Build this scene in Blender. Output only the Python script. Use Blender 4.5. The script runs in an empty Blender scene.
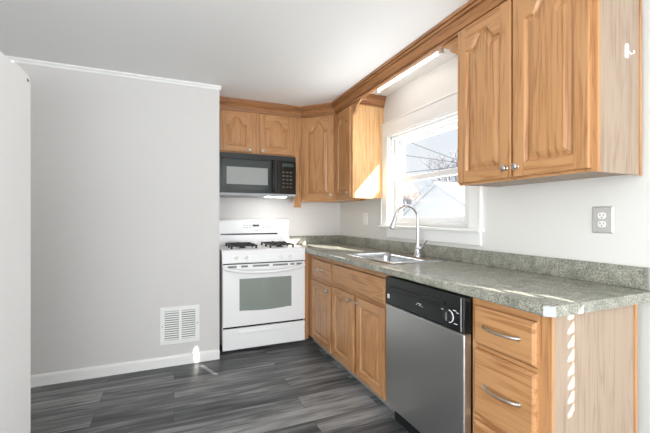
import bpy, bmesh, math, random
from mathutils import Vector, Matrix
PI = math.pi
random.seed(7)
C = bpy.context.scene.collection
SC = bpy.context.scene

# ------------------------------------------------------------------ camera
CAM_Z = 1.216
cd = bpy.data.cameras.new('camera'); cam = bpy.data.objects.new('camera', cd); C.objects.link(cam)
cd.sensor_width = 36.0; cd.lens = 354.0 / 650.0 * 36.0; cd.clip_start = 0.02; cd.clip_end = 200
cd.shift_y = 1.0 / 650.0
cam.location = (0, 0, CAM_Z)
cam.rotation_euler = (PI / 2, 0, -math.atan(151.0 / 354.0))
SC.camera = cam

# ------------------------------------------------------------------ world, sun, large lights, exposure
w = bpy.data.worlds.new('world'); SC.world = w; w.use_nodes = True
bg = w.node_tree.nodes['Background']
bg.inputs['Color'].default_value = (0.86, 0.93, 1.0, 1); bg.inputs['Strength'].default_value = 0.97

def light(name, kind, loc, energy, color=(1, 1, 1), direction=None, **kw):
    d = bpy.data.lights.new(name, kind); d.energy = energy; d.color = color
    for k, v in kw.items(): setattr(d, k, v)
    o = bpy.data.objects.new(name, d); C.objects.link(o); o.location = loc
    if direction: o.rotation_euler = Vector(direction).to_track_quat('-Z', 'Y').to_euler()
    return o
SUN_DIR = (-0.42, 1.0, -0.45)
light('sun', 'SUN', (6, -10, 6), 30.0, (1.0, 0.95, 0.87), SUN_DIR, angle=0.006)
# added fill lamp, set in the unseen door opening behind the camera
light('fill_rear', 'AREA', (-0.1, -4.52, 1.25), 6, (0.90, 0.955, 1.0), (0, 1, 0.15), shape='RECTANGLE', size=2.6, size_y=2.0)
# added upward fill low behind the camera, brightens the ceiling
light('fill_rear_up', 'AREA', (-0.1, -4.40, 0.45), 190, (0.92, 0.965, 1.0), (0, 1.0, 0.8), shape='RECTANGLE', size=2.6, size_y=0.8)
# added side fill for the cabinet fronts, in an unseen opening on the left
light('fill_left', 'AREA', (-1.68, -0.75, 1.35), 64, (0.93, 0.97, 1.0), (1, 0.1, 0.18), shape='RECTANGLE', size=2.0, size_y=1.5)
# added ceiling fill aimed up through the sink window, hidden below its sill
light('fill_window_up', 'AREA', (2.25, 2.28, 0.62), 66, (0.96, 0.98, 1.0), (-1, 0, 1.0), shape='RECTANGLE', size=1.6, size_y=0.6)
SC.view_settings.view_transform = 'Standard'; SC.view_settings.look = 'None'
SC.view_settings.gamma = 1.0; SC.view_settings.use_curve_mapping = False
SC.view_settings.exposure = 0.06
try:
    SC.cycles.use_denoising = True
    SC.cycles.sample_clamp_indirect = 6.0
    SC.cycles.max_bounces = 10; SC.cycles.diffuse_bounces = 6
except Exception: pass

# ------------------------------------------------------------------ materials
def srgb(*c):
    f = lambda v: (v / 255 / 12.92) if v / 255 <= 0.04045 else ((v / 255 + 0.055) / 1.055) ** 2.4
    return (f(c[0]), f(c[1]), f(c[2]), 1)
def base(name):
    m = bpy.data.materials.new(name); m.use_nodes = True
    nt = m.node_tree; return m, nt, nt.nodes['Principled BSDF']
def plain(name, col, rough=0.5, metal=0.0, spec=0.5, coat=0.0, emit=None, var=0.0, vscale=8.0, bump=0.0):
    m, nt, b = base(name)
    b.inputs['Base Color'].default_value = col; b.inputs['Roughness'].default_value = rough
    b.inputs['Metallic'].default_value = metal; b.inputs['Specular IOR Level'].default_value = spec
    b.inputs['Coat Weight'].default_value = coat; b.inputs['Coat Roughness'].default_value = 0.06
    if emit: b.inputs['Emission Color'].default_value = emit[0]; b.inputs['Emission Strength'].default_value = emit[1]
    if var or bump:
        tc = nt.nodes.new('ShaderNodeTexCoord'); n = nt.nodes.new('ShaderNodeTexNoise')
        n.inputs['Scale'].default_value = vscale; n.inputs['Detail'].default_value = 4
        nt.links.new(tc.outputs['Object'], n.inputs['Vector'])
        if var:
            r = nt.nodes.new('ShaderNodeMapRange'); r.inputs[1].default_value = 0.3; r.inputs[2].default_value = 0.7
            r.inputs[3].default_value = 1 - var; r.inputs[4].default_value = 1 + var * 0.5
            mx = nt.nodes.new('ShaderNodeMix'); mx.data_type = 'RGBA'; mx.blend_type = 'MULTIPLY'; mx.inputs[0].default_value = 1
            mx.inputs[6].default_value = col
            nt.links.new(n.outputs[0], r.inputs[0]); nt.links.new(r.outputs[0], mx.inputs[7]); nt.links.new(mx.outputs[2], b.inputs['Base Color'])
        if bump:
            bp = nt.nodes.new('ShaderNodeBump'); bp.inputs['Strength'].default_value = bump; bp.inputs['Distance'].default_value = 0.002
            nt.links.new(n.outputs[0], bp.inputs['Height']); nt.links.new(bp.outputs[0], b.inputs['Normal'])
    return m
def wood(name, light_c, dark_c, axis, rough=0.35, fine=0.36, coat=0.0):
    """oak: long fibres plus cathedral figure running along one object axis"""
    m, nt, b = base(name); N = nt.nodes.new; L = nt.links.new
    tc = N('ShaderNodeTexCoord'); oi = N('ShaderNodeObjectInfo')
    vm = N('ShaderNodeVectorMath'); vm.operation = 'SCALE'; vm.inputs[0].default_value = (3.7, 2.9, 5.3)
    L(oi.outputs['Random'], vm.inputs['Scale'])
    ad = N('ShaderNodeVectorMath'); ad.operation = 'ADD'; L(tc.outputs['Object'], ad.inputs[0]); L(vm.outputs[0], ad.inputs[1])
    mp = N('ShaderNodeMapping'); s = [75.0] * 3; s[axis] = 2.2; mp.inputs['Scale'].default_value = s; L(ad.outputs[0], mp.inputs[0])
    n1 = N('ShaderNodeTexNoise'); n1.inputs['Scale'].default_value = 1.0; n1.inputs['Detail'].default_value = 5; n1.inputs['Roughness'].default_value = 0.65
    L(mp.outputs[0], n1.inputs['Vector'])
    mp2 = N('ShaderNodeMapping'); s2 = [7.0] * 3; s2[axis] = 0.9; mp2.inputs['Scale'].default_value = s2; L(ad.outputs[0], mp2.inputs[0])
    n2 = N('ShaderNodeTexNoise'); n2.inputs['Scale'].default_value = 1.0; n2.inputs['Detail'].default_value = 2; n2.inputs['Distortion'].default_value = 0.6
    L(mp2.outputs[0], n2.inputs['Vector'])
    ml = N('ShaderNodeMath'); ml.operation = 'MULTIPLY'; ml.inputs[1].default_value = 9.0; L(n2.outputs[0], ml.inputs[0])
    pp = N('ShaderNodeMath'); pp.operation = 'PINGPONG'; pp.inputs[1].default_value = 0.5; L(ml.outputs[0], pp.inputs[0])
    a1 = N('ShaderNodeMath'); a1.operation = 'MULTIPLY_ADD'; a1.inputs[1].default_value = fine; L(pp.outputs[0], a1.inputs[0]); L(n1.outputs[0], a1.inputs[2])
    rp = N('ShaderNodeValToRGB'); L(a1.outputs[0], rp.inputs[0])
    rp.color_ramp.elements[0].position = 0.40; rp.color_ramp.elements[0].color = dark_c
    rp.color_ramp.elements[1].position = 0.62; rp.color_ramp.elements[1].color = light_c
    L(rp.outputs[0], b.inputs['Base Color']); b.inputs['Roughness'].default_value = rough
    b.inputs['Coat Weight'].default_value = coat; b.inputs['Coat Roughness'].default_value = 0.08
    bp = N('ShaderNodeBump'); bp.inputs['Strength'].default_value = 0.12; bp.inputs['Distance'].default_value = 0.001
    L(n1.outputs[0], bp.inputs['Height']); L(bp.outputs[0], b.inputs['Normal'])
    return m
OL, OD = srgb(188, 140, 94), srgb(156, 106, 64)
M = {}
M['oak_z'] = wood('oak_upright_grain', OL, OD, 2)
M['oak_x'] = wood('oak_level_grain', OL, OD, 0)
M['oak_y'] = wood('oak_depth_grain', OL, OD, 1)
CL, CD = srgb(168, 118, 76), srgb(126, 82, 48)
M['crown_x'] = wood('crown_oak_along_x', CL, CD, 0); M['crown_y'] = wood('crown_oak_along_y', CL, CD, 1)
M['veneer'] = wood('pale_oak_veneer', srgb(166, 146, 128), srgb(147, 124, 104), 2, 0.5, 0.35)
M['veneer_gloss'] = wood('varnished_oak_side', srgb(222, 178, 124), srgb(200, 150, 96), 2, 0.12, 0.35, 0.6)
M['wall'] = plain('wall_paint', srgb(216, 214, 212), 0.6, bump=0.05, vscale=90)
M['wall_cream'] = plain('cream_wall_paint', srgb(224, 223, 219), 0.55, bump=0.05, vscale=90)
M['ceil'] = plain('ceiling_paint', srgb(240, 241, 241), 0.8, bump=0.05, vscale=120)
M['trim'] = plain('white_trim_gloss', srgb(240, 240, 238), 0.35)
M['vinyl'] = plain('white_window_vinyl', srgb(240, 242, 243), 0.3)
M['appl'] = plain('white_enamel', srgb(242, 243, 244), 0.22)
M['fridge'] = plain('fridge_enamel', srgb(248, 250, 252), 0.4, bump=0.08, vscale=300)
M['plastic'] = plain('white_plastic', srgb(240, 240, 238), 0.35)
M['grey_plastic'] = plain('grey_print', srgb(150, 152, 155), 0.5)
M['capgrey'] = plain('cap_grey', srgb(172, 175, 178), 0.5)
M['key'] = plain('dim_key_print', srgb(86, 80, 76), 0.5)
M['ventdark'] = plain('vent_cavity', srgb(70, 72, 74), 0.7)
M['slot'] = plain('vent_slot_grey', srgb(120, 122, 124), 0.6)
M['black'] = plain('black_gloss', srgb(22, 25, 26), 0.18)
M['blackm'] = plain('black_satin', srgb(26, 29, 30), 0.38)
M['iron'] = plain('cast_iron', srgb(38, 40, 42), 0.6, var=0.2, vscale=60)
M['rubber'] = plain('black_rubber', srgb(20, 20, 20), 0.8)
M['mwglass'] = plain('microwave_dark_glass', srgb(40, 49, 48), 0.10)
M['mwreflection'] = plain('microwave_window_reflection', srgb(150, 154, 152), 0.3)  # pale grey puts the door window's reflection into the base colour
M['ovenglass'] = plain('oven_window_glass', srgb(138, 147, 141), 0.06)  # base colour lightened to carry the reflection in the glass
M['chrome'] = plain('chrome', (0.85, 0.86, 0.88, 1), 0.12, 1.0)
M['nickel'] = plain('pewter', srgb(196, 192, 186), 0.3, 1.0)
M['white_print'] = plain('white_print', srgb(230, 232, 234), 0.5)
M['display'] = plain('clock_display', srgb(50, 70, 66), 0.2)
M['bulb'] = plain('tube_glow', (1, 1, 1, 1), 0.4, emit=((1, 0.98, 0.94, 1), 7))
M['fillglow'] = plain('fill_globe_glow', (1, 1, 1, 1), 0.4, emit=((1, 0.98, 0.95, 1), 2.0))  # glow of the added globe behind the camera
M['fillglow2'] = plain('cooktop_lamp_glow', (1, 1, 1, 1), 0.4, emit=((1, 0.98, 0.96, 1), 58.0))
M['toe'] = plain('grey_toe_board', srgb(150, 150, 148), 0.5)
M['siding'] = None
def steel(name, axis, col, rough):
    m, nt, b = base(name); N = nt.nodes.new; L = nt.links.new
    tc = N('ShaderNodeTexCoord'); mp = N('ShaderNodeMapping'); s = [500.0] * 3; s[axis] = 2.0
    mp.inputs['Scale'].default_value = s; L(tc.outputs['Object'], mp.inputs[0])
    n = N('ShaderNodeTexNoise'); n.inputs['Scale'].default_value = 1; n.inputs['Detail'].default_value = 2; L(mp.outputs[0], n.inputs['Vector'])
    r = N('ShaderNodeMapRange'); r.inputs[3].default_value = rough - 0.06; r.inputs[4].default_value = rough + 0.08
    L(n.outputs[0], r.inputs[0]); L(r.outputs[0], b.inputs['Roughness'])
    b.inputs['Base Color'].default_value = col; b.inputs['Metallic'].default_value = 1.0
    return m
M['steel'] = steel('brushed_steel', 0, srgb(205, 205, 203), 0.34)
M['sinksteel'] = steel('sink_steel', 0, srgb(196, 198, 200), 0.22)
M['plate'] = plain('brushed_nickel_plate', srgb(205, 203, 200), 0.35, 0.3)
def counter_mat():
    m, nt, b = base('green_grey_laminate'); N = nt.nodes.new; L = nt.links.new
    tc = N('ShaderNodeTexCoord')
    n = N('ShaderNodeTexNoise'); n.inputs['Scale'].default_value = 130; n.inputs['Detail'].default_value = 4; n.inputs['Roughness'].default_value = 0.75
    n2 = N('ShaderNodeTexNoise'); n2.inputs['Scale'].default_value = 14; n2.inputs['Detail'].default_value = 3; n2.inputs['Distortion'].default_value = 1.2
    L(tc.outputs['Object'], n.inputs['Vector']); L(tc.outputs['Object'], n2.inputs['Vector'])
    ad = N('ShaderNodeMath'); ad.operation = 'MULTIPLY_ADD'; ad.inputs[1].default_value = 0.35; L(n2.outputs[0], ad.inputs[0]); L(n.outputs[0], ad.inputs[2])
    rp = N('ShaderNodeValToRGB'); L(ad.outputs[0], rp.inputs[0]); e = rp.color_ramp.elements
    e[0].position = 0.5; e[0].color = srgb(96, 98, 88); e[1].position = 0.84; e[1].color = srgb(186, 182, 168)
    x = e.new(0.67); x.color = srgb(140, 141, 130)
    L(rp.outputs[0], b.inputs['Base Color']); b.inputs['Roughness'].default_value = 0.24
    return m
M['counter'] = counter_mat()
def floor_mat():
    m, nt, b = base('grey_vinyl_planks'); N = nt.nodes.new; L = nt.links.new
    tc = N('ShaderNodeTexCoord')
    br = N('ShaderNodeTexBrick'); br.offset = 0.37; br.offset_frequency = 2; br.squash = 1
    br.inputs['Color1'].default_value = (0, 0, 0, 1); br.inputs['Color2'].default_value = (1, 1, 1, 1); br.inputs['Mortar'].default_value = (0.3, 0.3, 0.3, 1)
    br.inputs['Scale'].default_value = 1; br.inputs['Mortar Size'].default_value = 0.0012; br.inputs['Mortar Smooth'].default_value = 0.1
    br.inputs['Brick Width'].default_value = 1.22; br.inputs['Row Height'].default_value = 0.152
    L(tc.outputs['Object'], br.inputs['Vector'])
    sx = N('ShaderNodeSeparateColor'); L(br.outputs['Color'], sx.inputs[0])
    sc = N('ShaderNodeVectorMath'); sc.operation = 'SCALE'; sc.inputs[0].default_value = (9.0, 5.0, 3.0); L(sx.outputs[0], sc.inputs['Scale'])
    ad = N('ShaderNodeVectorMath'); ad.operation = 'ADD'; L(tc.outputs['Object'], ad.inputs[0]); L(sc.outputs[0], ad.inputs[1])
    mp = N('ShaderNodeMapping'); mp.inputs['Scale'].default_value = (1.7, 17, 1); L(ad.outputs[0], mp.inputs[0])
    n = N('ShaderNodeTexNoise'); n.inputs['Scale'].default_value = 1; n.inputs['Detail'].default_value = 6; n.inputs['Roughness'].default_value = 0.62; n.inputs['Distortion'].default_value = 0.5
    L(mp.outputs[0], n.inputs['Vector'])
    mp3 = N('ShaderNodeMapping'); mp3.inputs['Scale'].default_value = (3.0, 110, 1); L(ad.outputs[0], mp3.inputs[0])
    n3 = N('ShaderNodeTexNoise'); n3.inputs['Scale'].default_value = 1; n3.inputs['Detail'].default_value = 3; L(mp3.outputs[0], n3.inputs['Vector'])
    a0 = N('ShaderNodeMath'); a0.operation = 'MULTIPLY_ADD'; a0.inputs[1].default_value = 0.3; L(n3.outputs[0], a0.inputs[0]); L(n.outputs[0], a0.inputs[2])
    a1 = N('ShaderNodeMath'); a1.operation = 'MULTIPLY_ADD'; a1.inputs[1].default_value = 0.26; L(sx.outputs[0], a1.inputs[0]); L(a0.outputs[0], a1.inputs[2])
    rp = N('ShaderNodeValToRGB'); L(a1.outputs[0], rp.inputs[0]); e = rp.color_ramp.elements
    e[0].position = 0.50; e[0].color = srgb(40, 42, 44); e[1].position = 0.98; e[1].color = srgb(158, 158, 158)
    x = e.new(0.72); x.color = srgb(90, 92, 94)
    mx = N('ShaderNodeMix'); mx.data_type = 'RGBA'; mx.inputs[7].default_value = srgb(40, 42, 44)
    L(br.outputs['Fac'], mx.inputs[0]); L(rp.outputs[0], mx.inputs[6]); L(mx.outputs[2], b.inputs['Base Color'])
    b.inputs['Roughness'].default_value = 0.42
    return m
M['floor'] = floor_mat()
def glass_mat():
    m = bpy.data.materials.new('window_pane'); m.use_nodes = True; nt = m.node_tree; nt.nodes.clear(); N = nt.nodes.new
    o = N('ShaderNodeOutputMaterial'); t = N('ShaderNodeBsdfTransparent'); g = N('ShaderNodeBsdfGlossy'); g.inputs['Roughness'].default_value = 0.02
    mx = N('ShaderNodeMixShader')
    mx.inputs[0].default_value = 0.04; nt.links.new(t.outputs[0], mx.inputs[1]); nt.links.new(g.outputs[0], mx.inputs[2]); nt.links.new(mx.outputs[0], o.inputs[0])
    return m
M['pane'] = glass_mat()
def siding_mat():
    m, nt, b = base('white_lap_siding'); N = nt.nodes.new; L = nt.links.new
    tc = N('ShaderNodeTexCoord'); wv = N('ShaderNodeTexWave'); wv.bands_direction = 'Z'; wv.wave_profile = 'SAW'; wv.inputs['Scale'].default_value = 1.6
    L(tc.outputs['Object'], wv.inputs['Vector']); bp = N('ShaderNodeBump'); bp.inputs['Strength'].default_value = 0.5; bp.inputs['Distance'].default_value = 0.03
    L(wv.outputs['Fac'], bp.inputs['Height']); L(bp.outputs[0], b.inputs['Normal'])
    b.inputs['Base Color'].default_value = srgb(246, 247, 248); b.inputs['Roughness'].default_value = 0.6
    return m
M['siding'] = siding_mat()
M['roof'] = plain('grey_shingles', srgb(170, 172, 176), 0.9, var=0.2, vscale=20)
M['rake'] = plain('off_white_board', srgb(232, 235, 240), 0.7)  # plain off-white, slightly greyer than the siding
M['bark'] = plain('winter_bark', srgb(128, 130, 138), 0.9, var=0.3, vscale=10)
M['wire'] = plain('cable_black', srgb(110, 114, 122), 0.8)
M['ground'] = plain('pale_concrete_yard', srgb(160, 161, 162), 0.9, var=0.1, vscale=1.5)

# ------------------------------------------------------------------ mesh helpers
class MB:
    def __init__(s): s.v = []; s.f = []; s.m = []; s.sm = []
    def add(s, vs, fs, m=0, smooth=False):
        k = len(s.v); s.v += [tuple(p) for p in vs]
        for f in fs: s.f.append([i + k for i in f]); s.m.append(m); s.sm.append(smooth)
        return s
    def box(s, x0, x1, y0, y1, z0, z1, m=0):
        x0, x1 = sorted((x0, x1)); y0, y1 = sorted((y0, y1)); z0, z1 = sorted((z0, z1))
        return s.add([(x0, y0, z0), (x1, y0, z0), (x1, y1, z0), (x0, y1, z0), (x0, y0, z1), (x1, y0, z1), (x1, y1, z1), (x0, y1, z1)],
                     [(0, 3, 2, 1), (4, 5, 6, 7), (0, 1, 5, 4), (1, 2, 6, 5), (2, 3, 7, 6), (3, 0, 4, 7)], m)
    def quad(s, a, b, c, d, m=0): return s.add([a, b, c, d], [(0, 1, 2, 3)], m)
    def prism(s, poly, axis, a, b, m=0):
        """poly: 2-D outline in the two remaining axes (in order), extruded from a to b along axis"""
        def P(p, t):
            q = list(p); q.insert(axis, t); return tuple(q)
        n = len(poly)
        return s.add([P(p, a) for p in poly] + [P(p, b) for p in poly],
                     [tuple(range(n))[::-1], tuple(range(n, 2 * n))] + [(i, (i + 1) % n, n + (i + 1) % n, n + i) for i in range(n)], m)
    def loops(s, ls, m=0, cap0=False, cap1=True, smooth=False):
        n = len(ls[0]); vs = [p for l in ls for p in l]; fs = []
        for j in range(len(ls) - 1):
            for i in range(n): fs.append((j * n + i, j * n + (i + 1) % n, (j + 1) * n + (i + 1) % n, (j + 1) * n + i))
        if cap0: fs.append(tuple(range(n))[::-1])
        if cap1: fs.append(tuple(range((len(ls) - 1) * n, len(ls) * n)))
        return s.add(vs, fs, m, smooth)
    def tube(s, pts, r, seg=10, m=0, cap=True):
        pts = [Vector(p) for p in pts]; rs = r if isinstance(r, (list, tuple)) else [r] * len(pts)
        t0 = (pts[1] - pts[0]).normalized(); up = Vector((0, 0, 1)) if abs(t0.z) < 0.9 else Vector((1, 0, 0))
        u = t0.cross(up).normalized(); ls = []
        for i, p in enumerate(pts):
            t = ((pts[min(i + 1, len(pts) - 1)] - pts[max(i - 1, 0)])).normalized()
            u = (u - t * u.dot(t)).normalized(); v = t.cross(u)
            ls.append([tuple(p + (u * math.cos(2 * PI * k / seg) + v * math.sin(2 * PI * k / seg)) * rs[i]) for k in range(seg)])
        return s.loops(ls, m, cap, cap, True)
    def lathe(s, prof, c, axis=(0, 0, 1), seg=20, m=0):
        """prof: (radius, distance along axis)"""
        a = Vector(axis).normalized(); u = a.orthogonal().normalized(); v = a.cross(u); c = Vector(c)
        ls = [[tuple(c + a * d + (u * math.cos(2 * PI * k / seg) + v * math.sin(2 * PI * k / seg)) * max(r, 1e-5)) for k in range(seg)] for r, d in prof]
        return s.loops(ls, m, True, True, True)
def obj(name, mb, mats, parent=None, bevel=0.0, seg=2):
    me = bpy.data.meshes.new(name); me.from_pydata(mb.v, [], mb.f)
    mats = mats if isinstance(mats, (list, tuple)) else [mats]
    for m in mats: me.materials.append(M[m])
    for p, mi, sm in zip(me.polygons, mb.m, mb.sm): p.material_index = mi; p.use_smooth = sm
    bm = bmesh.new(); bm.from_mesh(me); bmesh.ops.recalc_face_normals(bm, faces=bm.faces); bm.to_mesh(me); bm.free()
    if any(mb.sm): me.set_sharp_from_angle(angle=math.radians(40))
    o = bpy.data.objects.new(name, me); C.objects.link(o)
    if parent: o.parent = parent
    if bevel:
        b = o.modifiers.new('edge_rounding', 'BEVEL'); b.width = bevel; b.segments = seg; b.limit_method = 'ANGLE'; b.angle_limit = math.radians(40)
    return o
def tag(o, label, cat, group=None):
    o['label'] = label; o['category'] = cat
    if group: o['group'] = group
    return o
def thing(name, label, cat, loc=(0, 0, 0), rz=0.0, group=None):
    o = bpy.data.objects.new(name, None); C.objects.link(o); o.location = loc; o.rotation_euler = (0, 0, rz); o.empty_display_size = 0.05
    return tag(o, label, cat, group)
def struct(name, mb, mats, bevel=0.0, parent=None):
    o = obj(name, mb, mats, parent, bevel)
    if not parent: o['kind'] = 'structure'
    return o
def arc(cx, cy, r, a0, a1, n): return [(cx + r * math.cos(a0 + (a1 - a0) * i / n), cy + r * math.sin(a0 + (a1 - a0) * i / n)) for i in range(n + 1)]
def rrect(x0, x1, y0, y1, r, n=5):
    return arc(x1 - r, y1 - r, r, 0, PI / 2, n) + arc(x0 + r, y1 - r, r, PI / 2, PI, n) + arc(x0 + r, y0 + r, r, PI, 1.5 * PI, n) + arc(x1 - r, y0 + r, r, 1.5 * PI, 2 * PI, n)

# ------------------------------------------------------------------ room dimensions
XW = 1.82      # right wall (window wall)
YB = 3.81      # wall behind the stove
YP = 3.165     # partition on the left
XP = 0.36      # its end
HC = 2.345     # ceiling
XL = -1.60; YF = -4.60

# ------------------------------------------------------------------ shell
struct('floor', MB().box(XL - .1, XW + .12, YF - .1, YB + .1, -0.05, 0), 'floor')
struct('ceiling', MB().box(XL - .1, XW + .12, YF - .1, YB + .1, HC, HC + .05), 'ceil')
struct('wall_back', MB().box(XP, XW, YB, YB + .1, 0, HC), 'wall')
struct('wall_left', MB().box(XL, XP, YP, YB + .1, 0, HC), 'wall')
def pierced(name, axis, a, b, u0, u1, holes, mat, z1=HC):
    """wall slab from a to b on axis (0: x, 1: y), spanning u0..u1, with rectangular openings (u0,u1,z0,z1)"""
    mb = MB(); us = sorted({u0, u1} | {h for q in holes for h in q[:2]}); zs = sorted({0, z1} | {h for q in holes for h in q[2:]})
    for i in range(len(us) - 1):
        for j in range(len(zs) - 1):
            cu, cz = (us[i] + us[i + 1]) / 2, (zs[j] + zs[j + 1]) / 2
            if any(q[0] < cu < q[1] and q[2] < cz < q[3] for q in holes): continue
            if axis == 0: mb.box(a, b, us[i], us[i + 1], zs[j], zs[j + 1])
            else: mb.box(us[i], us[i + 1], a, b, zs[j], zs[j + 1])
    return struct(name, mb, mat)
WY0, WY1, WZ0, WZ1 = 1.79, 2.77, 1.145, 1.965
SY0, SY1, SZ0, SZ1 = -1.75, -0.15, 1.02, 2.22
pierced('wall_right', 0, XW, XW + .12, YF, YB, [(WY0, WY1, WZ0, WZ1), (SY0, SY1, SZ0, SZ1)], 'wall_cream')
pierced('wall_far_left', 0, XL - .1, XL, YF, YB + .1, [(-1.8, .3, .55, 2.15)], 'wall')
pierced('wall_front', 1, YF - .1, YF, XL, XW, [(-1.4, 1.2, 0.02, 2.1)], 'wall')
# sliding glass door behind the camera
mb = MB()
for a, b in ((-1.4, -1.34), (-0.13, -0.07), (1.14, 1.2)): mb.box(a, b, YF - .08, YF - .02, 0.02, 2.1)
mb.box(-1.34, 1.14, YF - .08, YF - .02, 0.02, 0.09); mb.box(-1.34, 1.14, YF - .08, YF - .02, 2.03, 2.1)
d1 = struct('door_1', mb, 'vinyl')
# baseboard and ceiling bead on the partition
struct('baseboard_left', MB().prism([(YP, 0), (YP - .013, 0), (YP - .013, .066), (YP - .009, .078), (YP - .004, .082), (YP, .084)], 0, XL, XP + .0), 'trim')
struct('trim_1', MB().prism([(YP, HC), (YP - .022, HC), (YP - .020, HC - .010), (YP - .009, HC - .018), (YP - .007, HC - .030), (YP, HC - .033)], 0, XL, XP + .014), 'trim')

# ------------------------------------------------------------------ window_1 over the sink
mb = MB()
xs = XW - .018
mb.box(xs, XW, WY1, WY1 + .10, WZ0, WZ1); mb.box(xs, XW, WY0 - .10, WY0, WZ0, WZ1)                 # casings
mb.box(xs, XW, WY0 - .10, WY1 + .10, WZ1, WZ1 + .125)                                             # head casing
win = struct('window_1', mb, 'trim', 0.003)
obj('back_band', MB().box(xs - .008, XW, WY0 - .105, WY1 + .105, WZ1 + .115, WZ1 + .128).box(xs - .007, XW, WY1 + .088, WY1 + .102, WZ0, WZ1 + .115).box(xs - .007, XW, WY0 - .102, WY0 - .088, WZ0, WZ1 + .115), 'trim', win, 0.002)
obj('window_sill', MB().box(XW - .05, XW + .03, WY0 - .115, WY1 + .115, WZ0 - .022, WZ0), 'trim', win, 0.005)
obj('apron', MB().box(XW - .016, XW, WY0 - .095, WY1 + .01, WZ0 - .11, WZ0 - .022), 'trim', win, 0.003)
mb = MB()                                                                                          # jamb liner with stops
for y0, y1, s in ((WY1 - .012, WY1, 1), (WY0, WY0 + .012, -1)): mb.box(XW - .01, XW + .12, y0, y1, WZ0, WZ1)
mb.box(XW - .01, XW + .12, WY0, WY1, WZ1 - .012, WZ1)
for y0, y1 in ((WY1 - .034, WY1 - .012), (WY0 + .012, WY0 + .034)): mb.box(XW + .012, XW + .034, y0, y1, WZ0, WZ1 - .012)
mb.box(XW + .012, XW + .034, WY0 + .012, WY1 - .012, WZ1 - .034, WZ1 - .012)
obj('window_jamb', mb, 'trim', win, 0.002)
mb = MB()                                                                                          # vinyl frame
for y0, y1 in ((WY1 - .065, WY1 - .012), (WY0 + .012, WY0 + .05)): mb.box(XW + .036, XW + .105, y0, y1, WZ0, WZ1 - .012)
mb.box(XW + .036, XW + .105, WY0 + .05, WY1 - .065, WZ1 - .05, WZ1 - .012); mb.box(XW + .036, XW + .105, WY0 + .05, WY1 - .065, WZ0, WZ0 + .03)
obj('window_frame', mb, 'vinyl', win, 0.003)
FY0, FY1 = WY0 + .05, WY1 - .065
def sash(name, x0, x1, z0, z1, st, br, tr):
    mb = MB(); mb.box(x0, x1, FY1 - st, FY1, z0, z1); mb.box(x0, x1, FY0, FY0 + st, z0, z1)
    mb.box(x0, x1, FY0 + st, FY1 - st, z0, z0 + br); mb.box(x0, x1, FY0 + st, FY1 - st, z1 - tr, z1)
    o = obj(name, mb, 'vinyl', win, 0.004)
    p = obj('pane', MB().box((x0 + x1) / 2 - .002, (x0 + x1) / 2 + .002, FY0 + st, FY1 - st, z0 + br, z1 - tr), 'pane', o)
    return o
sash('lower_sash', XW + .042, XW + .072, WZ0 + .03, 1.572, .048, .045, .045)
up = sash('upper_sash', XW + .074, XW + .102, 1.535, WZ1 - .05, .045, .045, .04)
# side window behind the camera with a blind whose gaps are shaped to cast sun spots
mb = MB()
mb.box(XW - .018, XW, SY1, SY1 + .09, SZ0, SZ1 + .09); mb.box(XW - .018, XW, SY0 - .09, SY0, SZ0, SZ1 + .09); mb.box(XW - .018, XW, SY0, SY1, SZ1, SZ1 + .09); mb.box(XW - .018, XW, SY0 - .1, SY1 + .1, SZ0 - .09, SZ0)
win2 = struct('window_2', mb, 'trim')
XBL = XW - .030                                  # the blind hangs in front of the casing; two gaps let the sun through
G0, G1 = -.350, -.262
for nm, ya, yb in (('blind', SY0 - .08, -.735), ('blind', -.675, G0), ('blind', -.180, SY1 + .08)):
    mb = MB()
    for i in range(26):
        z = SZ0 - .01 + i * .05
        mb.prism([(XBL, z), (XBL + .002, z + .001), (XBL + .008, z - .052), (XBL + .006, z - .053)], 1, ya, yb)
    obj(nm, mb, 'plastic', win2)
mb = MB().box(XBL, XBL + .003, G0 - .002, -.178, 1.560, SZ1 + .05).box(XBL, XBL + .003, G1, -.178, SZ0 - .06, 1.405).box(XBL, XBL + .003, -.737, -.673, SZ0 - .06, 1.60).box(XBL, XBL + .003, -.737, -.673, 1.86, SZ1 + .05)
for i in range(12): mb.prism([(G0 - .002, .985 + i * .05), (G1 + .002 if i < 8 else -.178, .985 + i * .05), (G1 + .002 if i < 8 else -.178, .990 + i * .05), (G0 - .002, 1.028 + i * .05)], 0, XBL, XBL + .003)
mb.prism([(-.737, 1.72), (-.673, 1.70), (-.673, 1.73), (-.737, 1.76)], 0, XBL, XBL + .003)
obj('sun_spot_mask', mb, 'plastic', win2)  # unseen mask added across the blind gaps to cut sunlight into spots

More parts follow.
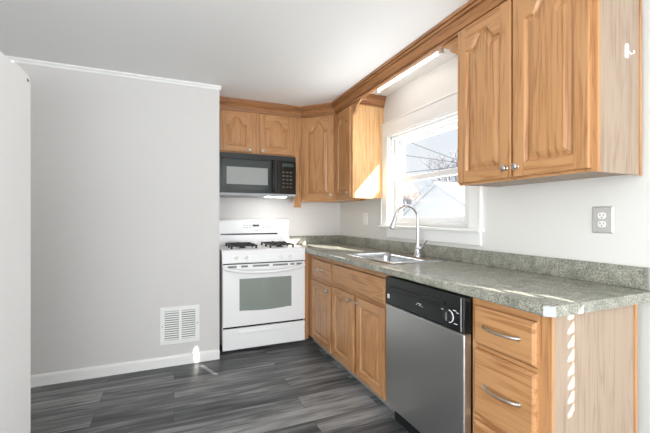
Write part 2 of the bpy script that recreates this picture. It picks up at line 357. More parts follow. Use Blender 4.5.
# ------------------------------------------------------------------ cabinet pieces
def g(t):
    t = abs(t)
    if t > .74: return 0.0
    if t < .20: return 1.0 - .04 * (t / .2) ** 2
    u = (t - .20) / .54
    return .96 * (0.5 + 0.5 * math.cos(PI * u))
def door_mesh(x0, x1, z0, z1, arch=0.0, yf=-0.02, sw=.058, rw=.058, tw=None):
    """cabinet door lying in x-z with its face towards -y: stiles, rails (top one arched), raised panel"""
    tw = tw or rw; mb = MB(); e = .004
    zt = z1 - tw - arch
    n = 36
    xa, xb = x0 + sw, x1 - sw; xm = (xa + xb) / 2; hw = (xb - xa) / 2
    top = [(xb - 2 * hw * i / n, zt + arch * g((xb - 2 * hw * i / n - xm) / hw)) for i in range(n + 1)]
    # outer shell with a small eased edge
    R = lambda d, y: [(x0 + d, y, z0 + d), (x1 - d, y, z0 + d), (x1 - d, y, z1 - d), (x0 + d, y, z1 - d)]
    mb.loops([R(0, 0), R(0, yf + e), R(e * .35, yf + e * .3), R(e, yf)], 0, True, False)
    A, B, Z0, Z1 = x0 + e, x1 - e, z0 + e, z1 - e
    mb.quad((A, yf, Z0), (xa, yf, Z0), (xa, yf, Z1), (A, yf, Z1), 0); mb.quad((xb, yf, Z0), (B, yf, Z0), (B, yf, Z1), (xb, yf, Z1), 0)
    mb.quad((xa, yf, Z0), (xb, yf, Z0), (xb, yf, z0 + rw), (xa, yf, z0 + rw), 1)
    for i in range(n):
        (ax, az), (bx, bz) = top[i], top[i + 1]
        mb.quad((bx, yf, bz), (ax, yf, az), (ax, yf, Z1), (bx, yf, Z1), 1)
    inner = [(xa, z0 + rw), (xb, z0 + rw)] + top
    # inset loops of the inner outline
    def inset(d):
        out = []
        for i, (x, z) in enumerate(inner):
            if i == 0: out.append((x + d, z + d)); continue
            if i == 1: out.append((x - d, z + d)); continue
            u = (x - xm) / hw; xx = xm + u * (hw - d)
            q = zt + arch * g(u)
            s = (g(u + .02) - g(u - .02)) / .04 * arch / hw if abs(u) < .97 else 0
            out.append((xx, q - d * min(math.sqrt(1 + s * s), 1.5)))
        return out
    ls = []
    for d, y in ((0, yf), (.003, yf + .002), (.007, yf + .009), (.011, yf + .012), (.016, yf + .012), (.030, yf + .006), (.040, yf + .003), (.042, yf + .0025)):
        ls.append([(x, y, z) for x, z in inset(d)])
    mb.loops(ls, 0, False, True)
    return mb
def knob(parent, x, z, y=-.02, r=.0155):
    mb = MB().lathe([(.010, 0), (.0065, .003), (.006, .013), (r * .8, .017), (r, .022), (r * .95, .026), (r * .6, .0295), (.0001, .0305)], (x, y, z), (0, -1, 0), 18)
    return obj('knob', mb, 'nickel', parent)
def door(parent, x0, x1, z0, z1, kx=None, kz=None, arch=0.0, **kw):
    o = obj('door', door_mesh(x0, x1, z0, z1, arch, **kw), ['oak_z', 'oak_x'], parent)
    if kx is not None: knob(o, kx, kz)
    return o
def slab(x0, x1, z0, z1, yf=-.02, e=.012):
    R = lambda d, y: [(x0 + d, y, z0 + d), (x1 - d, y, z0 + d), (x1 - d, y, z1 - d), (x0 + d, y, z1 - d)]
    return MB().loops([R(0, 0), R(0, yf + .009), R(.002, yf + .006), R(e * .75, yf + .0015), R(e, yf)], 0, True, True)
def pull(parent, xc, z, half, y=-.02):
    pts = []; rs = []
    for i in range(15):
        t = -1 + 2 * i / 14; pts.append((xc + half * t, y - .006 - .024 * (1 - t * t) ** .8, z)); rs.append(.0052 + .0018 * abs(t) ** 3)
    mb = MB().tube(pts, rs, 10)
    for s in (-1, 1):
        mb.lathe([(.0095, 0), (.0095, .004), (.007, .008), (.0001, .010)], (xc + s * half, y, z), (0, -1, 0), 14)
    return obj('handle', mb, 'nickel', parent)
def drawer(parent, x0, x1, z0, z1, half=None):
    o = obj('drawer', slab(x0, x1, z0, z1), 'oak_x', parent)
    if half: pull(o, (x0 + x1) / 2, (z0 + z1) / 2 + .004, half)
    return o
RZ = -PI / 2
XF = 1.21                          # face frames of the base run
KB = .072                          # underside of the base cabinets
def carcass(name, label, yfar, w, depth, z0, z1, cat='cabinet', xf=XF):
    return thing(name, label, cat, (xf, yfar, 0), RZ)
def base_body(root, w, depth=.60, z0=KB, z1=.874, toe=True, rails=(), stiles=(), hollow=False):
    mb = MB()
    if hollow: mb.box(0, .016, .02, depth, z0, z1 - .004).box(w - .016, w, .02, depth, z0, z1 - .004).box(.016, w - .016, .02, depth, z0, z0 + .016).box(.016, w - .016, depth - .01, depth, z0 + .016, z1 - .004)
    else: mb.box(0, w, .02, depth, z0, z1 - .004, 0)
    obj('body', mb, 'veneer', root)
    mb = MB(); sw = .038
    xsx = [(0, sw), (w - sw, w)] + list(stiles)
    for a, b in xsx: mb.box(a, b, 0, .02, z0, z1, 0)
    xs2 = sorted(xsx)
    for za, zb in [(z0, z0 + .03), (z1 - .035, z1)] + list(rails):
        for k in range(len(xs2) - 1): mb.box(xs2[k][1], xs2[k + 1][0], .0005, .02, za, zb, 1)
    obj('face_frame', mb, ['oak_z', 'oak_x'], root)
    if toe: obj('toe_board', MB().box(0, w, .055, .07, 0, z0), 'toe', root)

# corner base cabinet beside the stove
YC = 3.27
r = carcass('base_cabinet', 'oak base cabinet with small drawer over one door, beside the white stove', YC, .605, .6, KB, .874)
base_body(r, .605, rails=[(.634, .669)], stiles=[(.038, .155)])
obj('filler_panel', MB().box(0.002, .02, -.042, -.001, .03, .874), 'oak_z', r)
o = drawer(r, .165, .588, .672, .835, .05)
door(r, .152, .588, .088, .636, .548, .60)
# sink base
r = carcass('base_cabinet', 'wide oak sink cabinet with two doors under one long false drawer front, below the sink', 2.665, .85, .6, KB, .874)
base_body(r, .85, hollow=True, rails=[(.634, .669)], stiles=[(.392, .43)])
obj('false_front', slab(.015, .80, .675, .835), 'oak_x', r)
door(r, .015, .388, .088, .652, .352, .615)
door(r, .432, .803, .088, .652, .468, .615)
# three-drawer base at the near end
YD = 1.178
r = carcass('base_cabinet', 'oak cabinet of three stacked drawers with pale end panel, right of the dishwasher', YD, .352, .6, KB, .874)
base_body(r, .338, depth=.51, rails=[(.638, .668), (.345, .367)])
obj('end_panel', MB().box(.338, .352, .016, .51, 0.0, .872), 'veneer', r).data
obj('end_stile', MB().box(.3385, .354, -.0005, .016, 0.0, .872), 'oak_z', r)
obj('end_trim', MB().box(.352, .357, .497, .515, 0.0, .872), 'oak_z', r)
drawer(r, .020, .305, .675, .838, .079); drawer(r, .020, .305, .368, .652, .079); drawer(r, .020, .305, .088, .345, .079)

# ------------------------------------------------------------------ dishwasher
YW, WW = 1.797, .617
dw = thing('dishwasher', 'stainless steel dishwasher with black control panel, under the counter right of the sink', 'dishwasher', (1.16, YW, 0), RZ)
obj('tub', MB().box(.006, WW - .006, .05, .58, .09, .868), 'blackm', dw)
mb = MB()
ps = [(0, .0), (.0, .005), (.004, 0)]
o = obj('door_panel', MB().box(0, WW, 0, .045, .112, .705), 'steel', dw, 0.006)
o = obj('control_panel', MB().box(0, WW, -.002, .045, .709, .868), 'black', dw, 0.006)
mb = MB().box(.03, .035 + .475, -.006, .0, .801, .806).box(.03, .51, -.004, .0, .826, .829)
obj('latch_grip', MB().prism([(-.0025, .806), (-.014, .812), (-.014, .818), (-.0025, .826)], 0, .06, .50), 'blackm', o, 0.002)
obj('edge_strip', MB().box(WW - .015, WW - .0115, -.0035, -.001, .715, .862), 'plate', o)
k = obj('dial', MB().lathe([(.026, 0), (.026, .004), (.021, .006), (.019, .016), (.0001, .017)], (.53, -.002, .765), (0, -1, 0), 24), 'blackm', o)
mb = MB(); pts = [(.53 + .0275 * math.cos(a), -.0035, .765 + .0275 * math.sin(a)) for a in [(-PI / 2 + PI * i / 16) for i in range(17)]]
obj('dial_mark', MB().tube(pts, .0022, 6), 'white_print', o)
obj('dial_pointer', MB().box(.527, .533, -.021, -.018, .747, .783), 'slot', k)
for x, z, l in ((.478, .786, .015), (.555, .797, .02), (.575, .79, .014), (.56, .738, .02), (.30, .772, .012), (.318, .772, .012), (.29, .764, .006), (.312, .764, .014), (.335, .762, .006)): obj('print_mark', MB().box(x, x + l, -.0032, -.001, z, z + .0028), 'white_print', o)
obj('badge', MB().box(.022, .042, -.0035, -.001, .742, .768), 'white_print', o, 0.001)
obj('badge_letter', MB().box(.028, .031, -.0045, -.003, .747, .763).box(.031, .037, -.0045, -.003, .7555, .758).box(.033, .036, -.0045, -.003, .747, .754), 'grey_plastic', o)
obj('toe_panel', MB().box(.004, WW - .004, .06, .08, 0.004, .10), 'blackm', dw)

# ------------------------------------------------------------------ countertop with backsplash
ct = thing('countertop', 'long grey-green speckled countertop with low backsplash along the window wall', 'countertop', (0, 0, 0))
XC, Y0, ZT, TH = 1.17, .80, .914, .039
SX0, SX1, SYA, SYB = 1.30, 1.742, 1.935, 2.555
mb = MB()
nose = [(XC + .06, ZT - TH), (XC + .004, ZT - TH), (XC, ZT - TH + .006), (XC, ZT - .012)] + [(XC + .012 - .012 * math.cos(a), ZT - .012 + .012 * math.sin(a)) for a in (PI / 6, PI / 3, PI / 2)] + [(XC + .06, ZT)]
mb.prism([(p[0], p[1]) for p in nose], 1, .826, YB)
ch = [(XC, .826), (XC + .06, .826), (XC + .06, Y0), (XC + .026, Y0)]
mb.prism(ch, 2, ZT - TH, ZT)
mb.box(XC + .06, SX0, Y0, YB, ZT - TH, ZT); mb.box(SX1, XW, Y0, YB, ZT - TH, ZT)
mb.box(SX0, SX1, Y0, SYA, ZT - TH, ZT); mb.box(SX0, SX1, SYB, YB, ZT - TH, ZT)
obj('worktop', mb, 'counter', ct)
mb = MB().box(XW - .02, XW - .0005, .822, YB - .0005, ZT, ZT + .093).box(XC + .008, XW - .02, YB - .02, YB - .0005, ZT, ZT + .093)
obj('backsplash', mb, 'counter', ct, 0.003)
v = Vector((-.05, -.045, 0)).normalized() * .0022
obj('corner_cap', MB().prism([(XC - .001, .826), (XC + .002, .827), (XC + .027, .802), (XC + .025, .799)], 2, ZT - TH + .001, ZT - .004), 'capgrey', ct)['label'] = 'white corner cap'
obj('backsplash_end_cap', MB().box(XW - .021, XW - .0005, .818, .822, ZT, ZT + .094), 'toe', ct)

# ------------------------------------------------------------------ sink and faucet
sk = thing('sink', 'stainless steel drop-in sink set into the counter below the window', 'sink', (0, 0, ZT))
o2 = lambda z, x0, x1, y0, y1, r: [(x, y, z) for x, y in rrect(x0, x1, y0, y1, r)]
mb = MB()
mb.loops([o2(.0005, 1.285, 1.758, 1.915, 2.575, .02), o2(.007, 1.290, 1.755, 1.918, 2.572, .02), o2(.009, 1.300, 1.747, 1.926, 2.564, .02), o2(.008, 1.312, 1.66, 1.965, 2.537, .05),
          o2(-.004, 1.32, 1.652, 1.973, 2.529, .05), o2(-.02, 1.324, 1.648, 1.977, 2.525, .05), o2(-.13, 1.332, 1.64, 1.985, 2.517, .05), o2(-.158, 1.345, 1.627, 1.998, 2.504, .045), o2(-.168, 1.375, 1.597, 2.028, 2.474, .03)], 0, False, True, True)
obj('basin', mb, 'sinksteel', sk)
obj('drain', MB().lathe([(.045, 0), (.045, .003), (.036, .004), (.034, -.004), (.0001, -.004)], (1.50, 2.26, -.1675), (0, 0, 1), 24), 'chrome', sk)
fx, fy = 1.712, 2.208
fa = thing('faucet', 'tall chrome gooseneck faucet with pull-down spray head, standing behind the sink', 'faucet', (fx, fy, ZT + .0105))
obj('base', MB().lathe([(.030, -.002), (.030, .006), (.026, .010), (.022, .016), (.020, .06), (.019, .085), (.0001, .086)], (0, 0, 0)), 'chrome', fa)
pts = [(0, 0, .07), (0, 0, .285)]
R_ = .095; sd = Vector((-1.0, .08, 0)).normalized()
for i in range(1, 15):
    a = PI * .93 * i / 14; d = R_ * (1 - math.cos(a)); pts.append((sd.x * d, sd.y * d, .285 + R_ * math.sin(a)))
e1 = Vector(pts[-1]); t1 = (e1 - Vector(pts[-2])).normalized()
obj('spout', MB().tube(pts, [.0125] * len(pts), 14), 'chrome', fa)
sp = [e1 + t1 * t for t in (-.003, .005, .03, .07, .10, .105)]
obj('spray_head', MB().tube(sp, [.0125, .0155, .0165, .0185, .0195, .015], 16), 'chrome', fa)
hb = Vector((0, -.018, .055))
obj('lever', MB().tube([(0, 0, .055), (0, -.032, .057)], .0165, 14).tube([(0, -.030, .057), (.008, -.055, .082), (.016, -.085, .125)], [.0085, .0075, .006], 10), 'chrome', fa)

# ------------------------------------------------------------------ gas stove
SX, SW = .388, .776
YSF = 3.228
st = thing('gas_stove', 'white freestanding gas stove with black grates and glass oven window, in the alcove', 'stove', (SX, YSF, 0))
obj('body', MB().box(.004, SW - .004, .012, .50, .06, .895), 'appl', st, 0.004)
for za, zb in ((.222, .25), (.785, .812)): obj('gap_shade_strip', MB().box(.012, SW - .012, .004, .013, za, zb), 'rubber', st)  # black strips that supply the shade in the gaps around the oven door
mb = MB()
cook = [(-.012, .892), (-.012, .914), (-.004, .924), (.012, .927), (.53, .927), (.53, .892)]
mb.prism([(y, z) for y, z in cook], 0, -.002, SW + .002)
cooktop = obj('cooktop', mb, 'appl', st, 0.003)
# recessed burner pans are shallow rings on the top
def burner(x, y, r):
    obj('burner', MB().lathe([(r * 1.25, .927), (r * 1.2, .930), (r * .75, .931), (r * .7, .943), (r * .62, .946), (.0001, .947)], (x, y, 0), (0, 0, 1), 22), 'iron', st)
def grate(x0, x1, y0, y1):
    mb = MB(); zt, b = .962, .0065
    def bar(ax, ay, bx, by, z=zt):
        d = Vector((bx - ax, by - ay, 0)); n = Vector((-d.y, d.x, 0)).normalized() * b
        mb.prism([(ax + n.x, ay + n.y), (ax - n.x, ay - n.y), (bx - n.x, by - n.y), (bx + n.x, by + n.y)], 2, z - .012, z)
    for xx in (x0, x1): bar(xx, y0, xx, y1)
    for yy in (y0, (y0 + y1) / 2, y1): bar(x0, yy, x1, yy)
    for yc in (y0 + (y1 - y0) * .25, y0 + (y1 - y0) * .75):
        xm = (x0 + x1) / 2
        for dx, dy in ((1, 0), (-1, 0), (0, 1), (0, -1)):
            bar(xm + dx * .028, yc + dy * .028, xm + dx * (x1 - x0) / 2, yc + dy * (y1 - y0) / 4, zt + .006)
    for xx in (x0, x1):
        for yy in (y0, (y0 + y1) / 2, y1): mb.box(xx - .008, xx + .008, yy - .008, yy + .008, .927, zt)
    obj('grate', mb, 'iron', st, 0.002)
for x0 in (.095, .455):
    grate(x0, x0 + .225, .07, .43)
    for yy in (.16, .34): burner(x0 + .1125, yy, .036)
# control strip with four knobs
obj('control_strip', MB().prism([(-.010, .805), (-.014, .815), (-.008, .892), (.02, .892), (.02, .805)], 0, 0, SW), 'appl', st, 0.002)
for x in (.135, .225, .545, .635):
    o = obj('burner_knob', MB().lathe([(.021, 0), (.021, .006), (.017, .009), (.015, .022), (.0001, .023)], (x, -.012, .85), (0, -1, .06), 20).box(x - .004, x + .004, -.046, -.03, .834, .868), 'plastic', st)
for x in (.135, .225, .545, .635): obj('knob_mark', MB().box(x - .031, x - .025, -.0135, -.011, .847, .853), 'grey_plastic', st)
# oven door
mb = MB()
dx0, dx1, dz0, dz1 = .003, SW - .003, .242, .795
n = 12
mb.box(dx0, dx1, -.018, .01, dz0, dz1)
od = obj('oven_door', mb, 'appl', st, 0.006)
wx0, wx1, wz0, wz1 = .15, .635, .385, .665
win_poly = [(wx0, wz1), (wx0, wz0 - .004)] + [(wx0 + (wx1 - wx0) * i / n, wz0 - .014 * math.sin(PI * i / n)) for i in range(1, n)] + [(wx1, wz0 - .004), (wx1, wz1)]
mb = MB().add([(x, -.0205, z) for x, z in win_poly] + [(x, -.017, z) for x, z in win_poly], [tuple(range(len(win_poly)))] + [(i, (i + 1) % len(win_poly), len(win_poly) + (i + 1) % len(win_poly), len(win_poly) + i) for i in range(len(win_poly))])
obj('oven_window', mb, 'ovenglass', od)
for a, b in ((.05, .125), (.165, .225), (.27, .42), (.455, .60), (.625, .665), (.685, .74)):
    obj('vent_slot', MB().box(a, b, -.0205, -.017, .768, .785), 'slot', od)
pts = []
for i in range(19):
    t = -1 + 2 * i / 18; pts.append((SW / 2 + (SW / 2 - .022) * t, -.030 - .030 * (1 - t ** 6), .765 - .040 * (1 - abs(t) ** 2.6)))
mb = MB().tube(pts, [.016 if 0 < i < 18 else .018 for i in range(19)], 12)
for s in (-1, 1): mb.box(SW / 2 + s * (SW / 2 - .022) - .013, SW / 2 + s * (SW / 2 - .022) + .013, -.036, -.015, .752, .778)
obj('handle', mb, 'appl', od)
# storage drawer
dr = obj('storage_drawer', MB().box(.003, SW - .003, -.016, .01, .036, .225), 'appl', st, 0.006)
mb = MB().loops([[(x, y, z) for x, z in rrect(.14 + d, SW - .14 - d, .165 + d * .4, .198 - d * .4, .0155 - d * .4, 4)] for d, y in ((0, -.0155), (.003, -.021), (.008, -.022))], 0, False, True, True)
obj('drawer_grip', mb, 'appl', dr)
obj('gap_shade_block', MB().box(.02, SW - .02, .06, .5, .015, .06), 'rubber', st)  # black block that darkens the shadow gap under the drawer
for x in (.05, SW - .05):
    for y in (.09, .46): obj('foot', MB().lathe([(.018, 0), (.018, .012), (.01, .014), (.01, .05), (.0001, .05)], (x, y, 0), (0, 0, 1), 12), 'rubber', st)
# backguard
mb = MB()
bgp = [(.515, .90), (.515, 1.06), (.508, 1.175), (.514, 1.192), (.53, 1.20), (.575, 1.20), (.575, .90)]
mb.prism(bgp, 0, 0, SW)
bgd = obj('backguard', mb, 'appl', st, 0.003)
obj('heat_vent', MB().box(.045, SW - .13, 0.5125, 0.5180, 1.035, 1.050), 'black', bgd)
obj('clock_display', MB().box(.375, .445, 0.5070, 0.5140, 1.120, 1.142), 'display', bgd)
for x in (.28, .31, .34, .48, .51, .54):
    for z in (1.105, 1.13): obj('touch_button', MB().box(x, x + .016, .5085, .514, z, z + .008), 'grey_plastic', bgd)
obj('maker_mark', MB().box(.40, .43, .510, .516, 1.075, 1.080), 'grey_plastic', bgd)

# ------------------------------------------------------------------ upper cabinets
UX = 1.49      # face frames on the window wall
UY = 3.48      # face frames on the back wall
UB, UT = 1.395, 2.235
def upper_body(root, w, depth, z0, z1, side='oak_z', stiles=(), bottom='veneer'):
    mb = MB(); mb.box(0.001, w - .001, .02, depth, z0 + .012, HC - .002)
    obj('body', mb, side, root)
    mb = MB(); sw = .038; x2 = sorted([(0, sw), (w - sw, w)] + list(stiles))
    for a, b in x2: mb.box(a, b, 0, .02, z0, HC - .002, 0)
    for za, zb in ((z0, z0 + .04), (z1 - .03, HC - .002)):
        for k in range(len(x2) - 1): mb.box(x2[k][1], x2[k + 1][0], .0005, .02, za, zb, 1)
    obj('face_frame', mb, ['oak_z', 'oak_x'], root)
# over the microwave
r = thing('wall_cabinet', 'short oak wall cabinet with two arched doors, above the black microwave', 'cabinet', (.362, UY, 0))
upper_body(r, .776, .328, 1.835, UT, stiles=[(.342, .416)])
door(r, .036, .346, 1.85, UT, .320, 1.875, arch=.075, sw=.06, rw=.055, tw=.05)
door(r, .412, .762, 1.85, UT, .442, 1.875, arch=.075, sw=.06, rw=.055, tw=.05)
# diagonal corner cabinet
p0, p1 = Vector((1.215, UY)), Vector((UX, 3.205)); dl = (p1 - p0).length; rot = math.atan2(p1.y - p0.y, p1.x - p0.x)
r = thing('wall_cabinet', 'tall oak corner wall cabinet with diagonal front and one arched door', 'cabinet', (p0.x, p0.y, 0), rot)
inv = Matrix.Rotation(-rot, 2)
L2 = lambda x, y: tuple(inv @ (Vector((x, y)) - p0))
poly = [(0.002, .019), (dl - .002, .019)] + [L2(*q) for q in ((XW - .002, 3.21), (XW - .002, YB - .002), (1.262, YB - .002), (1.20, UY + .019))]
obj('body', MB().prism(poly, 2, UB - .005, HC - .002), 'oak_z', r)
mb = MB(); 
for a, b in ((0, .03), (dl - .03, dl)): mb.box(a, b, 0, .02, UB - .015, HC - .002, 0)
for za, zb in ((UB - .015, UB + .02), (UT - .03, HC - .002)): mb.box(.03, dl - .03, .0005, .02, za, zb, 1)
obj('face_frame', mb, ['oak_z', 'oak_x'], r)
wq = [L2(*q) for q in ((1.139, UY), (1.2145, UY), (1.2145, UY + .018), (1.139, UY + .018))]
obj('filler_strip', MB().prism(wq, 2, UB - .075, HC - .002), 'oak_z', r)
door(r, .018, dl - .022, UB + .005, UT, dl - .052, UB + .045, arch=.08, sw=.058, rw=.06, tw=.055)
# narrow cabinet beside the window
YU = 3.205
r = thing('wall_cabinet', 'narrow oak wall cabinet with one door and glossy side, left of the window', 'cabinet', (UX, YU, 0), RZ)
upper_body(r, .345, .328, UB, UT, 'oak_z')
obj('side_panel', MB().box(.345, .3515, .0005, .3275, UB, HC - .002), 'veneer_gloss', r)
door(r, .016, .328, UB + .01, UT, .295, UB + .05, arch=.06, sw=.055, rw=.06, tw=.055)
# big cabinet right of the window
YN = 1.552
r = thing('wall_cabinet', 'large oak wall cabinet with two tall arched doors and pale side, right of the window', 'cabinet', (UX, YN, 0), RZ)
upper_body(r, .708, .293, UB, UT, 'oak_z', stiles=[(.342, .372)])
obj('side_panel', MB().box(.708, .714, .02, .293, UB - .003, HC - .002), 'veneer', r)
obj('side_stile', MB().box(.7085, .716, -.0005, .02, UB - .003, HC - .002).box(.714, .718, .280, .294, UB - .006, HC - .002), 'oak_z', r)
obj('bottom_panel', MB().box(.001, .707, .021, .292, UB + .004, UB + .0115), 'veneer', r)
obj('mounting_rail', MB().box(.02, .69, .293, .3285, UB + .03, UB + .11), 'veneer', r)
door(r, .008, .350, UB + .012, 2.26, .326, UB + .058, arch=.07, sw=.058, rw=.06, tw=.06)
door(r, .362, .696, UB + .012, 2.26, .386, UB + .058, arch=.07, sw=.058, rw=.06, tw=.06)
hk = thing('adhesive_hook', 'small white adhesive hook on the pale side of the large cabinet', 'hook', (1.68, YN - .714, 1.89))
obj('backplate', MB().prism([(x, z) for x, z in rrect(-.010, .010, -.032, .028, .009, 4)], 1, -.005, 0), 'plastic', hk)
obj('hook_arm', MB().tube([(0, -.004, .005), (0, -.010, -.010), (0, -.018, -.022), (0, -.028, -.020), (0, -.026, -.010)], .003, 8), 'plastic', hk)

# ------------------------------------------------------------------ crown moulding and valance
prof = [(0.0, 2.248), (.016, 2.248), (.018, 2.258), (.010, 2.260), (.010, 2.264), (.022, 2.266), (.026, 2.276), (.034, 2.290), (.048, 2.302), (.056, 2.305), (.048, 2.307), (.048, 2.311), (.062, 2.313), (.066, 2.322), (.060, 2.325), (.060, 2.328), (.074, 2.330), (.076, HC - .001), (0.0, HC - .001)]
def sweep(path, prof, side):
    P = [Vector(p) for p in path]; ls = []
    for i, p in enumerate(P):
        ns = []
        for a, b in ((i - 1, i), (i, i + 1)):
            if 0 <= a and b < len(P):
                d = (P[b] - P[a]).normalized(); ns.append(Vector((d.y, -d.x)) * side)
        nn = ns[0] if len(ns) == 1 else (ns[0] + ns[1]).normalized() / max((ns[0] + ns[1]).normalized().dot(ns[0]), .3)
        ls.append([(p.x + nn.x * o, p.y + nn.y * o, z) for o, z in prof])
    mb = MB(); n = len(prof)
    for j in range(len(ls) - 1):
        d = P[j + 1] - P[j]; m = 0 if abs(d.x) > abs(d.y) else 1
        mb.loops([ls[j], ls[j + 1]], m, j == 0, j == len(ls) - 2)
    return mb
ty = .001
path = [(XP + .002, UY - .001), (1.215 - .0005, UY - .001), (UX - .001, 3.205 - .0005), (UX - .001, YN - .718), (XW - .002, YN - .718)]
tag(obj('crown_moulding', sweep(path, prof, 1), ['crown_x', 'crown_y']), 'long stained oak crown moulding along the tops of the wall cabinets at the ceiling', 'moulding')
tag(obj('crown_moulding', sweep([(UX + .022, YU - .353), (XW - .002, YU - .353)], [(o * .62, z) for o, z in prof], 1), ['crown_x', 'crown_y']), 'short crown moulding return on the glossy cabinet side, behind the valance by the window', 'moulding')
# scalloped valance between the cabinets flanking the window
ya, yb = YU - .353, YN + .001
Lv = ya - yb
def scal(d):
    """bottom edge height against distance from the end"""
    zb = 2.250
    pts = [(0, 2.150), (.022, 2.150), (.030, 2.168), (.050, 2.172), (.066, 2.186), (.078, 2.212), (.105, 2.222), (.128, 2.236), (.142, 2.246), (.150, zb)]
    if d >= .15: return zb
    for (a, za), (b, zc) in zip(pts, pts[1:]):
        if a <= d <= b: return za + (zc - za) * (d - a) / (b - a)
ds = [0, .022, .026, .030, .04, .050, .058, .066, .072, .078, .09, .105, .115, .128, .135, .142, .150]
ys = [yb + d for d in ds] + [ya - d for d in reversed(ds)]
bot = [(y, scal(min(y - yb, ya - y))) for y in ys]
mb = MB(); x0, x1 = UX + .001, UX + .019
for i in range(len(bot) - 1):
    (a, za), (b, zb_) = bot[i], bot[i + 1]
    mb.quad((x0, a, za), (x0, b, zb_), (x0, b, HC - .002), (x0, a, HC - .002)); mb.quad((x1, a, za), (x1, b, zb_), (x1, b, HC - .002), (x1, a, HC - .002)); mb.quad((x0, a, za), (x1, a, za), (x1, b, zb_), (x0, b, zb_))
tag(obj('window_valance', mb, 'oak_y'), 'oak valance board with scalloped ends bridging the cabinets over the window', 'valance')
lf = thing('light_fixture', 'white fluorescent strip light glowing behind the valance over the window', 'light', (1.60, 0, 0))
obj('housing', MB().box(-.022, .03, 1.80, 2.62, HC - .032, HC - .001), 'plastic', lf, 0.003)
obj('tube', MB().tube([(0.0, 1.84, HC - .048), (0.0, 2.58, HC - .048)], .010, 12), 'bulb', lf)
for y in (1.825, 2.595): obj('tube_holder', MB().box(-.016, .016, y - .015, y + .015, HC - .066, HC - .031), 'plastic', lf, 0.004)

# ------------------------------------------------------------------ microwave
mw = thing('microwave', 'black over-the-range microwave mounted above the stove', 'microwave', (.386, 3.40, 1.436))
MW, MH = .744, .390
obj('case', MB().box(.002, MW - .002, .022, .40, .018, MH), 'blackm', mw, 0.003)
obj('top_grille', MB().box(0, MW, .0, .022, MH - .052, MH), 'blackm', mw, 0.004)
md = obj('door', MB().box(0, .555, -.006, .022, .012, MH - .054), 'mwglass', mw, 0.005)
obj('door_frame', MB().box(.015, .45, -.0075, -.005, .325, .338).box(.015, .45, -.0075, -.005, .018, .05).box(.012, .03, -.0075, -.005, .05, .325), 'black', md)
obj('viewing_screen', MB().box(.065, .455, -.0085, -.005, .095, .258), 'mwreflection', md)
mb = MB().tube([(.508, -.012, .03), (.508, -.034, .06), (.508, -.036, .18), (.508, -.034, .30), (.508, -.012, .335)], .011, 12)
obj('handle', mb, 'black', md)
mc = obj('control_panel', MB().box(.558, MW, -.006, .022, .012, MH - .054), 'black', mw, 0.004)
for i in range(5):
    for j in range(3): obj('key', MB().box(.602 + j * .038, .626 + j * .038, -.0072, -.005, .075 + i * .037, .088 + i * .037), 'key', mc)
obj('display', MB().box(.60, .72, -.0075, -.005, .285, .318), 'display', mc)
obj('underside_tray', MB().box(.005, MW - .005, -.004, .38, -.012, .016), 'capgrey', mw, 0.004)
obj('cooktop_lamp', MB().box(.46, .66, .06, .11, -.016, -.011), 'fillglow2', mw)
obj('grease_filter', MB().box(.42, .66, .14, .34, -.015, -.011), 'plate', mw)

# ------------------------------------------------------------------ fridge on the left
fr = thing('refrigerator', 'tall white refrigerator seen from its side at the left edge', 'refrigerator', (-.50, .98, 0))
obj('body', MB().box(-.72, 0, 0, .5366, .03, 1.737), 'fridge', fr)
obj('gasket', MB().box(-.71, -.70, .5367, .5368, .07, 1.73), 'slot', fr)
fp = [(.5368, .06), (.5368, 1.748)] + [(.665 + .027 * math.sin(t), 1.721 + .027 * math.cos(t)) for t in (0, .3, .6, .9, 1.2, PI / 2)] + [(.692, .08), (.675, .06)]
fd = obj('fridge_door', MB().prism(fp, 0, -.72, 0), 'fridge', fr)
obj('handle', MB().tube([(-.06, .69, .75), (-.06, .735, .80), (-.06, .735, 1.30), (-.06, .69, 1.35)], .012, 10), 'fridge', fd)
obj('hinge_cap', MB().box(-.01, .002, .655, .672, 1.722, 1.730), 'slot', fd)
for x in (-.62, -.12):
    for y in (.08, .54): obj('foot', MB().lathe([(.02, 0), (.02, .03), (.0001, .031)], (x, y, 0), (0, 0, 1), 10), 'rubber', fr)

# ------------------------------------------------------------------ wall fittings
vg = thing('air_vent', 'white louvred return-air grille low on the left wall, beside the stove', 'vent', (-.104, YP, .178))
VW, VH = .302, .305
mb = MB(); b = .034
mb.box(0, VW, -.010, 0, 0, b); mb.box(0, VW, -.010, 0, VH - b, VH); mb.box(0, b, -.010, 0, b, VH - b); mb.box(VW - b, VW, -.010, 0, b, VH - b); mb.box(VW / 2 - .011, VW / 2 + .011, -.010, 0, b, VH - b)
obj('frame', mb, 'plastic', vg, 0.002)
obj('backing', MB().box(b, VW - b, -.0015, -.0004, b, VH - b), 'ventdark', vg)
for x0, x1 in ((b, VW / 2 - .011), (VW / 2 + .011, VW - b)):
    mb = MB()
    for i in range(13):
        z = b + .003 + i * .0182
        mb.prism([(-.0095, z + .0005), (-.0085, z), (-.0020, z + .0105), (-.0030, z + .0112)], 0, x0, x1)
    obj('louvres', mb, 'plastic', vg)
for x in (.017, VW - .017): obj('screw', MB().lathe([(.005, 0), (.004, .002), (.0001, .0025)], (x, -.010, VH / 2), (0, -1, 0), 10), 'grey_plastic', vg)
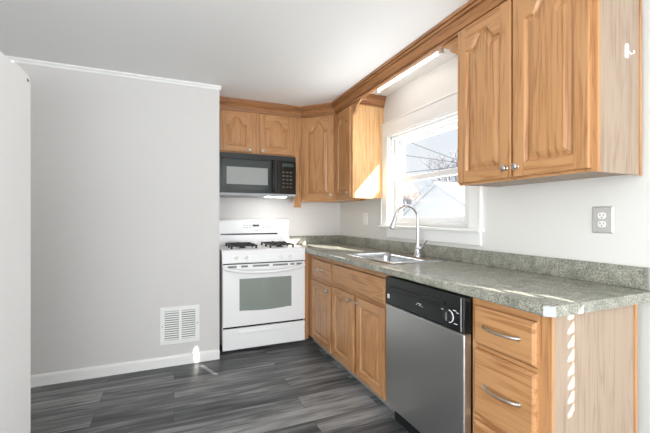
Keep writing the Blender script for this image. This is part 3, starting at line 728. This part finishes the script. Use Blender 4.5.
def outlet(name, label, y, z, plate, wide=.085, high=.122):
    o = thing(name, label, 'outlet', (XW, y, z), RZ)
    R = lambda d, yy: [(x, yy, zz) for x, zz in rrect(-wide / 2 + d, wide / 2 - d, -high / 2 + d, high / 2 - d, .004, 3)]
    obj('plate', MB().loops([R(0, 0), R(.0, -.002), R(.006, -.0065), R(.008, -.007)], 0, True, True), plate, o)
    for s in (-1, 1):
        rc = obj('receptacle', MB().prism([(x, zz) for x, zz in rrect(-.0165, .0165, s * .0195 - .0145, s * .0195 + .0145, .011, 5)], 1, -.0095, -.006), 'plastic', o)
        obj('slots', MB().box(-.008, -.006, -.0101, -.009, s * .0195 - .001, s * .0195 + .008).box(.006, .008, -.0101, -.009, s * .0195 - .001, s * .0195 + .007).lathe([(.0026, 0), (.0026, .0006), (.0001, .0006)], (0, -.0095, s * .0195 - .0075), (0, -1, 0), 8), 'slot' if plate != 'plate' else 'blackm', rc)
    obj('screw', MB().lathe([(.0032, 0), (.002, .0015), (.0001, .0016)], (0, -.007, 0), (0, -1, 0), 10), plate, o)
    return o
outlet('wall_outlet', 'electrical outlet with brushed metal plate on the wall right of the window', .999, 1.205, 'plate', .09, .125)
outlet('wall_outlet', 'plain white outlet on the wall in the corner, left of the window', 3.20, 1.20, 'plastic')

# ------------------------------------------------------------------ unseen globe lamp added behind the camera as fill
cl = thing('fill_globe_lamp', 'unseen round globe pendant added behind the camera as fill light', 'light', (-0.1, -0.75, HC))
obj('rim', MB().lathe([(.07, 0), (.07, -.02), (.05, -.03), (.0001, -.03)], (0, 0, 0), (0, 0, 1), 32).tube([(0, 0, -.03), (0, 0, -.24)], .008, 8), 'nickel', cl)
obj('globe', MB().lathe([(.001, -.53)] + [(.15 * math.sin(PI * i / 12), -.38 - .15 * math.cos(PI * i / 12)) for i in range(1, 12)] + [(.001, -.23)], (0, 0, 0), (0, 0, 1), 32), 'fillglow', cl)

# ------------------------------------------------------------------ outside the window
struct('ground', MB().box(XW + .12, 60, -30, 60, -1.1, -1.0), 'ground')
HX = 8.0; pk = (9.36, 2.40); sl = .55
h = thing('neighbour_house', 'white gabled house with lap siding seen through the window', 'house', (HX, pk[0], -1.0))
ew = 3.1
obj('gable_wall', MB().prism([(-ew, 0), (ew, 0), (ew, pk[1] + 1 - .1 - sl * ew), (0, pk[1] + 1 - .1), (-ew, pk[1] + 1 - .1 - sl * ew)], 0, 0, 3.4), 'siding', h)
for s in (-1, 1):
    e = ew + .3
    y0, y1 = 0, s * e; z0, z1 = pk[1] + 1, pk[1] + 1 - sl * e
    obj('roof_slope', MB().prism([(y0, z0), (y1, z1), (y1, z1 - .09), (y0, z0 - .09)], 0, -.05, 3.55), 'roof', h)
    obj('rake_board', MB().prism([(y0, z0 - .02), (y1, z1 - .02), (y1, z1 - .13), (y0, z0 - .13)], 0, -.085, -.051), 'rake', h)
def tree(loc, hgt, label, seed):
    rnd = random.Random(seed); mb = MB()
    def br(p, d, ln, r, lev):
        q = p + d * ln; mid = (p + q) / 2 + Vector((rnd.uniform(-1, 1), rnd.uniform(-1, 1), 0)) * ln * .06
        mb.tube([p, mid, q], [r, r * .85, r * .68], 5 if lev < 2 else 4, 0, False)
        if lev >= 6: return
        for k in range(rnd.choice((2, 3, 3)) if lev else 4):
            nd = (d + Vector((rnd.uniform(-1, 1), rnd.uniform(-1, 1), rnd.uniform(-.25, .75))) * .75).normalized()
            br(p.lerp(q, rnd.uniform(.55, 1.0)) if lev else q, nd, ln * rnd.uniform(.6, .82), max(r * .62, .010), lev + 1)
    br(Vector((0, 0, 0)), Vector((0, 0, 1)), hgt * .28, hgt * .022, 0)
    o = obj('bare_tree', mb, 'bark'); o.location = loc; tag(o, label, 'tree'); return o
tree((16.5, 16.9, -1), 8.0, 'bare winter tree right of the gable, farthest right through the window', 3)
tree((23.5, 26.2, -1), 9.8, 'bare winter tree rising just right of the house peak', 5)
tree((18.0, 23.9, -1), 6.2, 'low bare winter tree left of the gable through the window', 9)
def pole(y, label):
    p = thing('utility_pole', label, 'pole', (12, y, -1))
    obj('post', MB().tube([(0, 0, 0), (0, 0, 7.6)], [.14, .10], 10), 'bark', p)
    obj('cross_arm', MB().box(-.5, .5, -.06, .06, 6.6, 6.72), 'bark', p)
pole(18.6, 'wooden utility pole far outside, left end of the cables'); pole(9.6, 'wooden utility pole far outside, right end of the cables')
def cable(a, b, sag, label, r=.016):
    a, b = Vector(a), Vector(b); pts = [a.lerp(b, t / 12) - Vector((0, 0, sag * 4 * (t / 12) * (1 - t / 12))) for t in range(13)]
    tag(obj('power_line', MB().tube(pts, r, 5), 'wire'), label, 'cable')
cable((11.75, 18.6, 6.55), (11.75, 9.6, 2.70), .08, 'steep dark overhead cable crossing the upper pane, topmost of three')
cable((12.25, 18.6, 5.2), (12.25, 9.6, 3.0), .0, 'thin overhead cable across the middle of the upper pane')
cable((12, 18.46, 3.86), (12, 9.74, 3.42), .02, 'low nearly level overhead cable just above the sash rail')
